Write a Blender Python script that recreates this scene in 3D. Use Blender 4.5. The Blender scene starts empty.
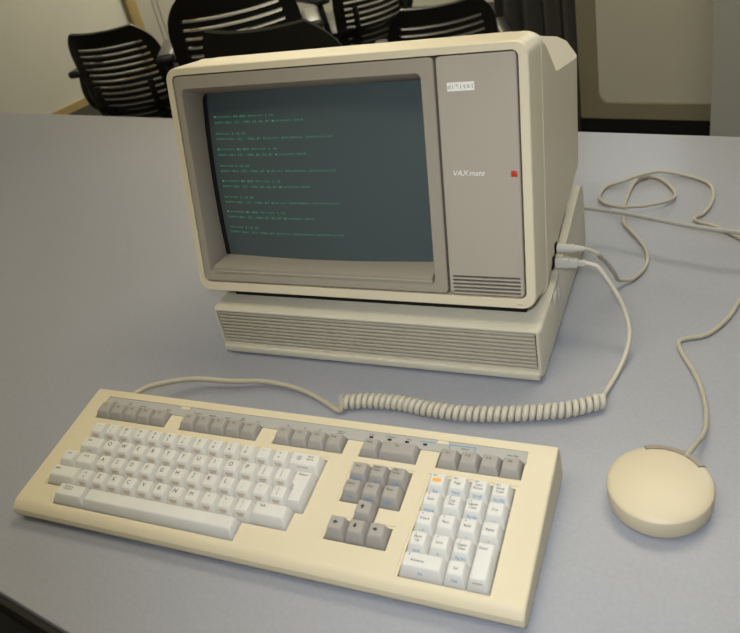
import bpy, bmesh, math, random
from mathutils import Matrix, Vector, Euler
random.seed(7)
SC = bpy.context.scene
COL = SC.collection
U = 0.01905                       # key pitch

# ------------------------------------------------------------------ materials
def mat(name, color, rough=0.5, spec=0.5, var=0.04, scale=40.0, bump=0.0, bscale=900.0, metal=0.0, coat=0.0, emit=None, estr=0.0):
    m = bpy.data.materials.new(name); m.use_nodes = True
    nt = m.node_tree; b = nt.nodes['Principled BSDF']
    b.inputs['Roughness'].default_value = rough
    b.inputs['Specular IOR Level'].default_value = spec
    b.inputs['Metallic'].default_value = metal
    if coat:
        b.inputs['Coat Weight'].default_value = coat
        b.inputs['Coat Roughness'].default_value = 0.05
    tc = nt.nodes.new('ShaderNodeTexCoord')
    nz = nt.nodes.new('ShaderNodeTexNoise'); nz.inputs['Scale'].default_value = scale; nz.inputs['Detail'].default_value = 4
    nt.links.new(tc.outputs['Object'], nz.inputs['Vector'])
    mr = nt.nodes.new('ShaderNodeMapRange')
    mr.inputs['To Min'].default_value = 1 - var; mr.inputs['To Max'].default_value = 1 + var
    nt.links.new(nz.outputs['Fac'], mr.inputs['Value'])
    vm = nt.nodes.new('ShaderNodeVectorMath'); vm.operation = 'SCALE'
    vm.inputs[0].default_value = color
    nt.links.new(mr.outputs['Result'], vm.inputs['Scale'])
    nt.links.new(vm.outputs['Vector'], b.inputs['Base Color'])
    if bump:
        n2 = nt.nodes.new('ShaderNodeTexNoise'); n2.inputs['Scale'].default_value = bscale; n2.inputs['Detail'].default_value = 2
        nt.links.new(tc.outputs['Object'], n2.inputs['Vector'])
        bp = nt.nodes.new('ShaderNodeBump'); bp.inputs['Strength'].default_value = bump; bp.inputs['Distance'].default_value = 0.0005
        nt.links.new(n2.outputs['Fac'], bp.inputs['Height']); nt.links.new(bp.outputs['Normal'], b.inputs['Normal'])
    if emit:
        b.inputs['Emission Color'].default_value = (*emit, 1); b.inputs['Emission Strength'].default_value = estr
    return m

M = {}
M['cream'] = mat('cream_plastic', (0.62, 0.545, 0.395), 0.42, 0.4, 0.03, 14, 0.12)
M['case'] = mat('aged_case_plastic', (0.67, 0.59, 0.435), 0.45, 0.4, 0.03, 10, 0.12)
M['mouse'] = mat('aged_mouse_plastic', (0.60, 0.52, 0.37), 0.42, 0.4, 0.03, 14, 0.10)
M['case_light'] = mat('box_plastic', (0.58, 0.54, 0.435), 0.48, 0.4, 0.03, 10, 0.12)
M['bezel'] = mat('taupe_plastic', (0.33, 0.288, 0.235), 0.45, 0.4, 0.03, 12, 0.15)
M['panel'] = mat('grey_taupe_plastic', (0.40, 0.352, 0.293), 0.5, 0.35, 0.03, 12, 0.15)
M['grille'] = mat('grille_plastic', (0.44, 0.40, 0.32), 0.5, 0.35, 0.03, 12)
M['slot'] = mat('dark_slot', (0.012, 0.011, 0.01), 0.8, 0.2)
M['white_key'] = mat('white_key_plastic', (0.63, 0.615, 0.585), 0.42, 0.4, 0.05, 60)
M['grey_key'] = mat('grey_key_plastic', (0.33, 0.305, 0.28), 0.45, 0.4, 0.04, 60)
M['strip'] = mat('label_strip_plastic', (0.38, 0.37, 0.35), 0.45, 0.4, 0.02, 40)
M['ink'] = mat('dark_ink', (0.045, 0.038, 0.035), 0.7, 0.2)
M['blue_ink'] = mat('blue_ink', (0.08, 0.28, 0.52), 0.7, 0.2)
M['tan_ink'] = mat('tan_ink', (0.47, 0.36, 0.26), 0.7, 0.2)
M['gold_ink'] = mat('gold_ink', (0.80, 0.40, 0.05), 0.6, 0.2)
M['white_ink'] = mat('white_ink', (0.85, 0.84, 0.80), 0.6, 0.2)
M['red'] = mat('red_badge', (0.50, 0.035, 0.015), 0.4, 0.4)
M['black'] = mat('black_rubber', (0.01, 0.01, 0.01), 0.7, 0.3)
M['screen'] = mat('crt_glass', (0.060, 0.083, 0.089), 0.22, 0.5, 0.02, 5, coat=0.35)
M['rim'] = mat('crt_dark_rim', (0.008, 0.009, 0.010), 0.4, 0.3)
M['phosphor'] = mat('green_phosphor', (0.02, 0.06, 0.04), 0.6, 0.1, emit=(0.10, 0.42, 0.25), estr=0.55)
M['cord'] = mat('cord_beige', (0.42, 0.38, 0.30), 0.45, 0.4, 0.05, 80)
M['coil'] = mat('coil_offwhite', (0.54, 0.50, 0.42), 0.42, 0.4, 0.05, 80)
M['plug'] = mat('plug_offwhite', (0.50, 0.48, 0.43), 0.45, 0.4, 0.03, 80)
M['greycord'] = mat('cord_grey', (0.36, 0.35, 0.33), 0.5, 0.4, 0.05, 80)
M['chair'] = mat('black_chair_plastic', (0.012, 0.012, 0.011), 0.45, 0.4, 0.1, 30)
M['pad'] = mat('dark_olive_padding', (0.022, 0.021, 0.014), 0.85, 0.2, 0.1, 60, 0.2)
M['chair_arm'] = mat('arm_pad_vinyl', (0.020, 0.022, 0.026), 0.35, 0.5, 0.1, 30)
M['chair_metal'] = mat('black_steel', (0.015, 0.015, 0.015), 0.35, 0.5)
M['wall'] = mat('painted_wall', (0.62, 0.605, 0.55), 0.9, 0.2, 0.02, 3, 0.1, 200)
M['wallpanel'] = mat('white_wall_panel', (0.68, 0.65, 0.55), 0.6, 0.3, 0.03, 3)
M['frame_tan'] = mat('panel_frame_tan', (0.32, 0.285, 0.195), 0.6, 0.3, 0.03, 6)
M['pillar'] = mat('pillar_grey', (0.50, 0.51, 0.49), 0.8, 0.2, 0.02, 4)
M['wood'] = mat('pale_wood_trim', (0.42, 0.32, 0.15), 0.5, 0.3, 0.1, 12)
M['door'] = mat('door_paint', (0.42, 0.40, 0.36), 0.6, 0.3, 0.02, 4)
M['ceiling'] = mat('ceiling_white', (0.65, 0.63, 0.58), 0.95, 0.1, 0.02, 3)
M['carpet'] = mat('grey_carpet', (0.045, 0.044, 0.040), 0.95, 0.1, 0.15, 150)
M['curtain'] = mat('dark_grey_curtain', (0.09, 0.09, 0.08), 0.9, 0.1, 0.1, 30)
M['glass'] = mat('window_frame_paint', (0.6, 0.6, 0.58), 0.5, 0.3)
M['edge'] = mat('table_edge_rubber', (0.02, 0.018, 0.016), 0.5, 0.3)

def table_mat():
    m = bpy.data.materials.new('blue_grey_laminate'); m.use_nodes = True
    nt = m.node_tree; b = nt.nodes['Principled BSDF']
    b.inputs['Roughness'].default_value = 0.42
    b.inputs['Specular IOR Level'].default_value = 0.42
    tc = nt.nodes.new('ShaderNodeTexCoord')
    n1 = nt.nodes.new('ShaderNodeTexNoise'); n1.inputs['Scale'].default_value = 260; n1.inputs['Detail'].default_value = 3
    cr = nt.nodes.new('ShaderNodeValToRGB')
    cr.color_ramp.elements[0].position = 0.35; cr.color_ramp.elements[0].color = (0.292, 0.298, 0.336, 1)
    cr.color_ramp.elements[1].position = 0.65; cr.color_ramp.elements[1].color = (0.308, 0.314, 0.354, 1)
    nt.links.new(tc.outputs['Object'], n1.inputs['Vector'])
    nt.links.new(n1.outputs['Fac'], cr.inputs['Fac'])
    nt.links.new(cr.outputs['Color'], b.inputs['Base Color'])
    return m
M['table'] = table_mat()

# ------------------------------------------------------------------ object helpers
def link(name, me, m=None, parent=None, basis=None, smooth=None):
    o = bpy.data.objects.new(name, me); COL.objects.link(o)
    if m is not None:
        me.materials.append(m) if not me.materials else None
    if parent is not None: o.parent = parent
    if basis is not None: o.matrix_basis = basis
    if smooth is not None:
        for p in me.polygons: p.use_smooth = True
        me.set_sharp_from_angle(angle=math.radians(smooth))
    return o

def obj(name, bm, m, parent=None, basis=None, smooth=35):
    bmesh.ops.recalc_face_normals(bm, faces=bm.faces)
    me = bpy.data.meshes.new(name); bm.to_mesh(me); bm.free()
    ms = m if isinstance(m, (list, tuple)) else [m]
    for x in ms: me.materials.append(x)
    return link(name, me, None, parent, basis, smooth)

def thing(name, label, cat, loc=(0, 0, 0), rot=(0, 0, 0), group=None):
    o = bpy.data.objects.new(name, None); COL.objects.link(o)
    o.empty_display_size = 0.05
    o.location = loc; o.rotation_euler = rot
    o['label'] = label; o['category'] = cat
    if group: o['group'] = group
    return o

def struct(o): o['kind'] = 'structure'; return o

def add_box(bm, x0, x1, y0, y1, z0, z1, bev=0.0, seg=2, mi=0):
    vs = [bm.verts.new((x, y, z)) for z in (z0, z1) for y in (y0, y1) for x in (x0, x1)]
    idx = [(0, 2, 3, 1), (4, 5, 7, 6), (0, 1, 5, 4), (2, 6, 7, 3), (0, 4, 6, 2), (1, 3, 7, 5)]
    fs = [bm.faces.new([vs[i] for i in f]) for f in idx]
    for f in fs: f.material_index = mi
    if bev:
        es = list({e for f in fs for e in f.edges})
        bmesh.ops.bevel(bm, geom=es, offset=bev, segments=seg, profile=0.5, affect='EDGES')
    return fs

def box(*a, **k):
    bm = bmesh.new(); add_box(bm, *a, **k); return bm

def prism(bm, pts, z0, z1, mi=0, axis='z'):
    """pts polygon in plane; extruded along axis"""
    def P(a, b, c):
        return {'z': (a, b, c), 'y': (a, c, b), 'x': (c, a, b)}[axis]
    lo = [bm.verts.new(P(a, b, z0)) for a, b in pts]; hi = [bm.verts.new(P(a, b, z1)) for a, b in pts]
    n = len(pts)
    fs = [bm.faces.new(lo[::-1]), bm.faces.new(hi)]
    for i in range(n): fs.append(bm.faces.new((lo[i], lo[(i + 1) % n], hi[(i + 1) % n], hi[i])))
    for f in fs: f.material_index = mi
    return fs

def loft(bm, loops, cap0=True, cap1=True, closed=True, mi=0):
    rings = [[bm.verts.new(p) for p in lp] for lp in loops]
    n = len(rings[0])
    for a, b in zip(rings, rings[1:]):
        for i in range(n if closed else n - 1):
            j = (i + 1) % n
            f = bm.faces.new((a[i], a[j], b[j], b[i])); f.material_index = mi
    if cap0: bm.faces.new(rings[0][::-1]).material_index = mi
    if cap1: bm.faces.new(rings[-1]).material_index = mi
    return rings

def rrect(x0, x1, z0, z1, r, y, seg=6):
    """rounded rectangle loop in the xz plane at depth y"""
    out = []
    r = max(1e-5, min(r, (x1 - x0) / 2 - 1e-5, (z1 - z0) / 2 - 1e-5))
    for cx, cz, a0 in ((x1 - r, z1 - r, 0), (x0 + r, z1 - r, 90), (x0 + r, z0 + r, 180), (x1 - r, z0 + r, 270)):
        for k in range(seg + 1):
            a = math.radians(a0 + 90 * k / seg)
            out.append((cx + r * math.cos(a), y, cz + r * math.sin(a)))
    return out

def catmull(pts, sub=8):
    P = [Vector(p) for p in pts]
    P = [P[0] * 2 - P[1]] + P + [P[-1] * 2 - P[-2]]
    out = []
    for i in range(1, len(P) - 2):
        a, b, c, d = P[i - 1], P[i], P[i + 1], P[i + 2]
        for k in range(sub):
            t = k / sub
            out.append(0.5 * ((2 * b) + (c - a) * t + (2 * a - 5 * b + 4 * c - d) * t * t + (3 * b - a - 3 * c + d) * t ** 3))
    out.append(P[-2])
    return out

def tube(bm, pts, r, seg=10, squash=None):
    pts = [Vector(p) for p in pts]
    loops = []; up = None
    for i, p in enumerate(pts):
        t = (pts[min(i + 1, len(pts) - 1)] - pts[max(i - 1, 0)]).normalized()
        if up is None:
            up = Vector((0, 0, 1)) if abs(t.z) < 0.9 else Vector((1, 0, 0))
        up = (up - t * up.dot(t)).normalized(); s = t.cross(up)
        rr = r(i / (len(pts) - 1)) if callable(r) else r
        loops.append([p + (s * math.cos(2 * math.pi * k / seg) + up * math.sin(2 * math.pi * k / seg)) * rr for k in range(seg)])
    loft(bm, loops)

def boolean(o, cutters):
    for c in cutters:
        md = o.modifiers.new('cut', 'BOOLEAN'); md.operation = 'DIFFERENCE'; md.solver = 'EXACT'; md.object = c
    dg = bpy.context.evaluated_depsgraph_get(); dg.update()
    me = bpy.data.meshes.new_from_object(o.evaluated_get(dg))
    o.modifiers.clear(); old = o.data; o.data = me; me.name = o.name
    for c in cutters:
        d = c.data; bpy.data.objects.remove(c); bpy.data.meshes.remove(d)
    for p in me.polygons: p.use_smooth = True
    me.set_sharp_from_angle(angle=math.radians(24))
    return o

_tc = {}
def text_data(body, shear=0.0, bold=0.0):
    key = (body, shear, bold)
    if key not in _tc:
        cu = bpy.data.curves.new('glyphs', 'FONT'); cu.body = body; cu.size = 1.0; cu.shear = shear; cu.offset = bold
        cu.align_x = 'CENTER'; cu.resolution_u = 3; cu.space_line = 0.95
        o = bpy.data.objects.new('glyphs', cu); COL.objects.link(o)
        dg = bpy.context.evaluated_depsgraph_get(); dg.update()
        me = o.evaluated_get(dg).to_mesh()
        vs = [v.co.copy() for v in me.vertices]; fs = [tuple(p.vertices) for p in me.polygons]
        if vs:
            ys = [v.y for v in vs]; c = (min(ys) + max(ys)) / 2
            xs = [v.x for v in vs]; cx = (min(xs) + max(xs)) / 2
            w = max(xs) - min(xs); h = max(ys) - min(ys)
            vs = [Vector((v.x - cx, v.y - c, 0)) for v in vs]
        else: w = h = 0
        o.evaluated_get(dg).to_mesh_clear()
        bpy.data.objects.remove(o); bpy.data.curves.remove(cu)
        _tc[key] = (vs, fs, w, h)
    return _tc[key]

def put_text(bm, body, size, f, shear=0.0, bold=0.0, mi=0, maxw=None, xs=1.0):
    """f maps (a, b) text-plane offsets to a 3-D point"""
    vs, fs, w, h = text_data(body, shear, bold)
    s = size; sx = size * xs
    if maxw and w * sx > maxw:
        k = maxw / (w * sx); sx *= k; s *= max(k, 0.75)
    vv = [bm.verts.new(f(v.x * sx, v.y * s)) for v in vs]
    for fc in fs:
        try: bm.faces.new([vv[i] for i in fc]).material_index = mi
        except ValueError: pass

def obj_flat(name, bm, m, parent=None, basis=None):
    me = bpy.data.meshes.new(name); bm.to_mesh(me); bm.free()
    for x in (m if isinstance(m, (list, tuple)) else [m]): me.materials.append(x)
    return link(name, me, None, parent, basis, None)

# ------------------------------------------------------------------ room (axes along the table: s, n)
A = math.radians(-37)
E1 = Vector((math.cos(A), math.sin(A), 0)); NN = Vector((-math.sin(A), math.cos(A), 0))
ROOM = Matrix.Rotation(A, 4, 'Z')
FZ = -0.73; CZ = 1.97
def sn(s, n, z=0): return E1 * s + NN * n + Vector((0, 0, z))

def room_box(name, s0, s1, n0, n1, z0, z1, m, bev=0.0):
    return struct(obj(name, box(s0, s1, n0, n1, z0, z1, bev=bev), m, basis=ROOM, smooth=30))

room_box('floor', -4.7, 2.4, -2.3, 5.4, FZ - 0.1, FZ, M['carpet'])
room_box('ceiling', -4.7, 2.4, -2.3, 5.4, CZ, CZ + 0.1, M['ceiling'])
room_box('wall_left', -4.7, -4.55, -2.3, 5.4, FZ, CZ, M['wall'])
room_box('wall_right', 2.3, 2.45, -2.3, 5.4, FZ, CZ, M['wall'])
room_box('wall_front', -4.55, 2.3, -2.3, -2.15, FZ, CZ, M['wall'])
room_box('wall_far', -4.55, -1.02, 5.2, 5.35, FZ, CZ, M['wall'])
# back wall with the recessed white panel and a window above it
bm = bmesh.new()
WN = 2.80
wx0, wx1, wz0, wz1 = -0.95, 0.75, 0.25, 1.45         # window opening
for s0, s1, z0, z1 in ((-1.0, wx0, FZ, CZ), (wx1, 2.3, FZ, CZ), (wx0, wx1, FZ, wz0), (wx0, wx1, wz1, CZ)):
    add_box(bm, s0, s1, WN + 0.012, WN + 0.13, z0, z1)
struct(obj('wall_back', bm, M['wall'], basis=ROOM, smooth=30))
room_box('wall_return', -1.02, -0.90, WN + 0.13, 5.2, FZ, CZ, M['wall'])
# panel frame: a lofted ring round the white panel with rounded inner corners
bm = bmesh.new()
o0 = rrect(-0.995, -0.36, -0.614, 0.18, 0.004, WN, 5); i0 = rrect(-0.925, -0.40, -0.552, 0.12, 0.045, WN, 5)
i1 = rrect(-0.922, -0.40, -0.548, 0.12, 0.043, WN + 0.011, 5); o1 = rrect(-0.995, -0.36, -0.614, 0.18, 0.004, WN + 0.012, 5)
loft(bm, [o1, o0, i0, i1], cap0=False, cap1=False)
struct(obj('trim_1', bm, M['frame_tan'], basis=ROOM, smooth=30))
room_box('trim_2', -0.93, -0.39, WN + 0.008, WN + 0.0115, -0.56, 0.13, M['wallpanel'])
room_box('baseboard_back', -1.0, -0.30, WN - 0.004, WN + 0.012, FZ, -0.616, M['black'])
room_box('trim_3', -0.475, 0.30, 2.60, WN - 0.006, FZ, CZ, M['pillar'])
# window in the back wall
bm = bmesh.new()
for s0, s1, z0, z1 in ((wx0, wx0 + .04, wz0, wz1), (wx1 - .04, wx1, wz0, wz1), (wx0 + .04, wx1 - .04, wz0, wz0 + .04), (wx0 + .04, wx1 - .04, wz1 - .04, wz1), (-0.13, -0.09, wz0 + .04, wz1 - .04)):
    add_box(bm, s0, s1, WN + 0.05, WN + 0.09, z0, z1)
struct(obj('window_1', bm, M['glass'], basis=ROOM, smooth=30))
# left wall: baseboard, door with pale wood frame
room_box('baseboard_left', -4.55, -4.538, -2.15, 3.66, FZ, FZ + 0.05, M['wood'])
bm = bmesh.new()
for n0, n1, z0, z1 in ((3.69, 3.775, FZ, 1.30), (4.20, 4.29, FZ, 1.30), (3.775, 4.20, 1.22, 1.30)):
    add_box(bm, -4.55, -4.515, n0, n1, z0, z1, bev=0.004)
struct(obj('trim_4', bm, M['wood'], basis=ROOM, smooth=30))
bm = box(-4.55, -4.53, 3.775, 4.20, FZ + 0.01, 1.22)
add_box(bm, -4.532, -4.524, 3.92, 3.935, FZ + 0.01, 1.22)
add_box(bm, -4.532, -4.524, 3.965, 3.975, FZ + 0.01, 1.22)
struct(obj('door_1', bm, M['door'], basis=ROOM, smooth=30))

# dark pleated curtain left of the white panel
ct = thing('curtain', 'dark grey pleated curtain hanging left of the pale wall panel', 'curtain', sn(-1.15, 2.86, FZ), (0, 0, A))
bm = bmesh.new()
pts = []
N = 60
for i in range(N + 1):
    t = i / N; x = -0.20 + 0.33 * t
    pts.append((x, 0.035 * math.sin(t * 2 * math.pi * 4.2) + 0.012 * math.sin(t * 23)))
loop = pts + [(x, y + 0.006) for x, y in pts[::-1]]
prism(bm, loop, 0.02, 2.66)
obj('fabric', bm, M['curtain'], ct, smooth=60)
bm = bmesh.new(); tube(bm, [(-0.26, 0, 2.675), (0.13, 0, 2.675)], 0.012)
obj('rail', bm, M['chair_metal'], ct)

# ------------------------------------------------------------------ table
tb = thing('conference_table', 'long blue-grey laminate table carrying the computer and keyboard', 'table', sn(-0.9, 0.70, FZ), (0, 0, A))
TH = 0.028
obj('tabletop', box(-2.1, 2.3, -0.552, 0.556, 0.73 - TH, 0.73, bev=0.003), M['table'], tb)
bm = bmesh.new()
for x0, x1, y0, y1 in ((-2.106, 2.306, -0.559, -0.5525), (-2.106, 2.306, 0.5565, 0.563), (-2.107, -2.1005, -0.5525, 0.5565), (2.3005, 2.307, -0.5525, 0.5565)):
    add_box(bm, x0, x1, y0, y1, 0.73 - TH, 0.7265, bev=0.002)
obj('edge_band', bm, M['edge'], tb)
for x in (-1.7, 0.0, 1.9):
    for y in (-0.38, 0.38):
        bm = bmesh.new(); add_box(bm, x - .03, x + .03, y - .03, y + .03, 0.0, 0.73 - TH, bev=0.004)
        obj('leg', bm, M['chair_metal'], tb)

# ------------------------------------------------------------------ expansion box
BYAW = -0.4797; BO = Vector((-0.2273, 0.8162, 0)); BW = 0.4138; BH = 0.068; BD = 0.287
eb = thing('expansion_box', 'low cream computer base box with grey louvred front under the monitor', 'computer', BO, (0, 0, BYAW))
bm = bmesh.new()
z0 = 0.006
# front frame ring: leaning front, recess for the grille
def lean(lp): return [(x, y + (z - z0) * 0.045, z) for x, y, z in lp]
bk = rrect(0, BW, z0, BH, 0.004, BD, 4)
f2 = lean(rrect(0, BW, z0, BH, 0.004, 0.004, 4)); f1 = lean(rrect(0.0025, BW - 0.0025, z0 + 0.002, BH - 0.0025, 0.003, 0.0, 4))
g1 = lean(rrect(0.005, BW - 0.0055, 0.0165, BH - 0.0045, 0.002, 0.0, 4)); g2 = lean(rrect(0.005, BW - 0.0055, 0.0165, BH - 0.0045, 0.002, 0.007, 4))
loft(bm, [bk, f2, f1, g1, g2], cap0=True, cap1=True)
# step line of the bottom lip
obj('case', bm, M['case_light'], eb)
bm = bmesh.new(); add_box(bm, 0.004, BW - 0.004, -0.0035, 0.004, z0 - 0.001, 0.0135, bev=0.0012)
obj('front_lip', bm, M['case_light'], eb)
bm = bmesh.new()
nb = 9; gz0, gz1 = 0.0175, BH - 0.0055; pitch = (gz1 - gz0) / nb
for k in range(nb):
    za = gz0 + k * pitch + pitch * 0.16; zb = gz0 + (k + 1) * pitch - pitch * 0.17
    y = (za - z0) * 0.045
    add_box(bm, 0.0065, BW - 0.007, y + 0.0006, y + 0.0068, za, zb, bev=0.0009)
obj('grille', bm, M['grille'], eb)
bm = bmesh.new(); add_box(bm, 0.0056, BW - 0.0061, 0.0072, 0.0088, 0.0172, BH - 0.0052)
obj('grille_backing', bm, M['slot'], eb)
# right cheek rising beside the monitor
bm = bmesh.new()
prof = [(0.050, BH - 0.004), (0.058, BH), (0.10, 0.072), (0.15, 0.080), (0.21, 0.090), (0.255, 0.0985), (0.268, 0.1005), (0.278, 0.098), (BD, 0.085), (BD, BH - 0.004)]
prism(bm, prof, BW - 0.0095, BW - 0.00002, axis='x')
obj('side_cheek', bm, M['case_light'], eb)
bm = bmesh.new(); add_box(bm, BW, BW + 0.0030, 0.092, 0.096, 0.042, 0.064, bev=0.0013)
obj('latch_tab', bm, M['plug'], eb)
bm = bmesh.new()
for k in range(3): add_box(bm, BW, BW + 0.0022, 0.070 + k * 0.0045, 0.0725 + k * 0.0045, 0.052, 0.0665, bev=0.0008)
obj('side_ribs', bm, M['case_light'], eb)
for x in (0.03, BW - 0.03):
    for y in (0.03, BD - 0.03):
        bm = bmesh.new(); add_box(bm, x - .012, x + .012, y - .012, y + .012, 0.0, z0 + 0.0005, bev=0.001)
        obj('foot', bm, M['black'], eb)

# ------------------------------------------------------------------ monitor unit
MYAW = -0.4811; MT = 0.2558; MO = Vector((-0.2228, 0.8240, 0.104)); MS = 0.9775
mon = thing('personal_computer', 'cream tilted computer monitor with taupe bezel and glowing green text', 'computer', MO, (-MT, 0, MYAW))
X0, X1, Z0, Z1 = -0.0100, 0.4205, -0.0124, 0.2604
BXW, BXH = 0.4092, 0.2509
bm = bmesh.new()
loops = [
    rrect(0.03, 0.38, 0.125, 0.15, 0.008, 0.2925),
    rrect(0.012, 0.40, 0.112, 0.18, 0.015, 0.289),
    rrect(X0 + .004, X1 - .004, 0.090, 0.235, 0.018, 0.279),
    rrect(X0 + .002, X1 - .002, 0.077, 0.250, 0.018, 0.270),
    rrect(X0 + .0015, X1 - .0015, 0.064, 0.256, 0.018, 0.235),
    rrect(X0 + .0015, X1 - .0015, 0.030, 0.260, 0.016, 0.151),
    rrect(X0 + .0015, X1 - .0015, 0.006, 0.2635, 0.016, 0.110),
    rrect(X0 + .0015, X1 - .0015, -0.0155, 0.2660, 0.016, 0.0685),
    rrect(X0, X1, -0.0165, 0.2680, 0.017, 0.0665),
    rrect(X0, X1, -0.0190, 0.2676, 0.017, 0.056),
    rrect(X0 + .003, X1 - .003, -0.0185, 0.2668, 0.016, 0.0535),
    rrect(X0, X1, Z0 - .0006, 0.2666, 0.016, 0.0525),
    rrect(X0, X1, Z0, Z1 + .0006, 0.015, 0.0035),
    rrect(X0 + .0003, X1 - .0003, Z0 + .0003, Z1 + .0001, 0.0148, 0.0012),
    rrect(X0 + .0013, X1 - .0013, Z0 + .0013, Z1 - .0010, 0.0138, 0.0),
    rrect(-0.0006, BXW + .0012, -0.0008, BXH + .0014, 0.007, 0.0),
    rrect(-0.0006, BXW + .0012, -0.0008, BXH + .0014, 0.007, 0.048),
]
loft(bm, loops)
case = obj('case', bm, M['case'], mon, smooth=24)
cut = []
for sgn in (1, -1):
    xm = (X0 + X1) / 2
    pts = [(0.449, 0.213, 0.176), (0.379, 0.034, 0.281), (0.449, 0.034, 0.281), (0.449, 0.32, 0.190), (0.379, 0.32, 0.295), (0.449, 0.32, 0.31)]
    b2 = bmesh.new()
    vs = [b2.verts.new((x if sgn > 0 else 2 * xm - x, y, z)) for x, y, z in pts[:6]]
    bmesh.ops.convex_hull(b2, input=vs)
    cut.append(obj('cutter', b2, M['case'], mon, smooth=None))
boolean(case, cut)

# screen bezel (left) and control panel (right), set into the case with a dark seam
bm = bmesh.new()
DIV = 0.3235
sx0, sx1, sz0, sz1 = 0.0105, 0.3085, 0.0100, 0.2355
loft(bm, [rrect(0.0006, DIV, 0.0008, BXH, 0.005, 0.045), rrect(0.0006, DIV, 0.0008, BXH, 0.005, 0.0015), rrect(0.0016, DIV - .001, 0.0018, BXH - .001, 0.0045, 0.0004),
          rrect(sx0 - .001, sx1 + .001, sz0 - .001, sz1 + .001, 0.006, 0.0004), rrect(sx0, sx1, sz0, sz1, 0.006, 0.0018),
          rrect(0.0108, 0.3070, 0.0180, 0.2280, 0.009, 0.030), rrect(0.0110, 0.3068, 0.0182, 0.2278, 0.009, 0.042)], cap0=False, cap1=False)
obj('screen_bezel', bm, M['bezel'], mon)
bm = bmesh.new()
# sill below the glass: sloping shelf with a groove
prism(bm, [(0.0012, 0.0105), (0.0005, 0.0185), (0.004, 0.0205), (0.031, 0.0255), (0.040, 0.0255), (0.040, 0.0105)], 0.0150, 0.3060, axis='x')
obj('screen_sill', bm, M['bezel'], mon)
bm = bmesh.new(); add_box(bm, 0.016, 0.305, 0.0000, 0.0008, 0.0135, 0.0145)
obj('sill_groove', bm, M['grille'], mon)
# CRT face
bm = bmesh.new()
NX, NZ = 32, 24
cx, cz, hx, hz = 0.1590, 0.1240, 0.1500, 0.1065
grid = []
for j in range(NZ + 1):
    row = []
    for i in range(NX + 1):
        a = 2 * i / NX - 1; b = 2 * j / NZ - 1
        row.append(bm.verts.new((cx + hx * a, 0.0375 - 0.0095 * (1 - a * a) * 1.0 - 0.006 * (1 - b * b), cz + hz * b)))
    grid.append(row)
for j in range(NZ):
    for i in range(NX):
        f = bm.faces.new((grid[j][i], grid[j][i + 1], grid[j + 1][i + 1], grid[j + 1][i]))
        a = 2 * (i + .5) / NX - 1; b = 2 * (j + .5) / NZ - 1
        f.material_index = 1 if (abs(a) > 0.965 or abs(b) > 0.97) else 0
scr = obj('screen', bm, [M['screen'], M['rim']], mon, smooth=60)
def scr_y(x, z):
    a = (x - cx) / hx; b = (z - cz) / hz
    return 0.0375 - 0.0095 * (1 - a * a) - 0.006 * (1 - b * b)
bm = bmesh.new()
L = []
blk = [("Microsoft MS-DOS Version 3.10", 199.3, 29), ("Copyright (C) 1985,85,86,87 Microsoft Corp.", 192.6, 43), ("Version 3.10.03", 179.2, 15), ("Copyright (C) 1986,87 Digital Equipment Corporation", 172.9, 54)]
PER = 38.75
CW = 0.00303
for k in range(4):
    for s, zz, n in blk:
        L.append((s, (zz - PER * k) / 1000.0, n / len(s)))
for s, zz, st in L:
    for i, ch in enumerate(s):
        if ch == ' ': continue
        xc = 0.0270 + (i + 0.5) * CW * st
        vs, fs, w, h = text_data(ch, 0.0, 0.0)
        up = 0.0002 if ch not in '.,' else -0.0010
        if ch == '-': up = 0.0
        sc = 0.0037
        put_text(bm, ch, sc, lambda a, b: (xc + a, scr_y(xc + a, zz + up + b) - 0.0004, zz + up + b), bold=0.012, maxw=CW * 0.95)
o = obj_flat('screen_text', bm, M['phosphor'], scr); o['label'] = 'dim green lines of text on the glass'

# right control panel
px0, px1 = 0.3262, 0.4082
bm = bmesh.new()
loft(bm, [rrect(px0, px1, 0.0008, BXH, 0.0045, 0.04), rrect(px0, px1, 0.0008, BXH, 0.0045, 0.0012), rrect(px0 + .001, px1 - .001, 0.0018, BXH - .001, 0.004, 0.0002)], cap0=True, cap1=True)
pn = obj('front_panel', bm, M['panel'], mon)
cut = []
for k in range(5):
    b2 = bmesh.new(); zc = 0.0045 + k * 0.0042
    add_box(b2, px0 + 0.004, px1 - 0.004, -0.01, 0.012, zc - 0.00115, zc + 0.00115)
    cut.append(obj('cutter', b2, M['panel'], mon, smooth=None))
boolean(pn, cut)
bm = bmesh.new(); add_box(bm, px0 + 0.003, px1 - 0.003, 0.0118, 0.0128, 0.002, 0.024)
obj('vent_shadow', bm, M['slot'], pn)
bm = bmesh.new(); add_box(bm, 0.3990, 0.4052, -0.0008, 0.0006, 0.1295, 0.1355, bev=0.0004)
o = obj('badge_square', bm, M['red'], pn); o['label'] = 'small red square badge'
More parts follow.
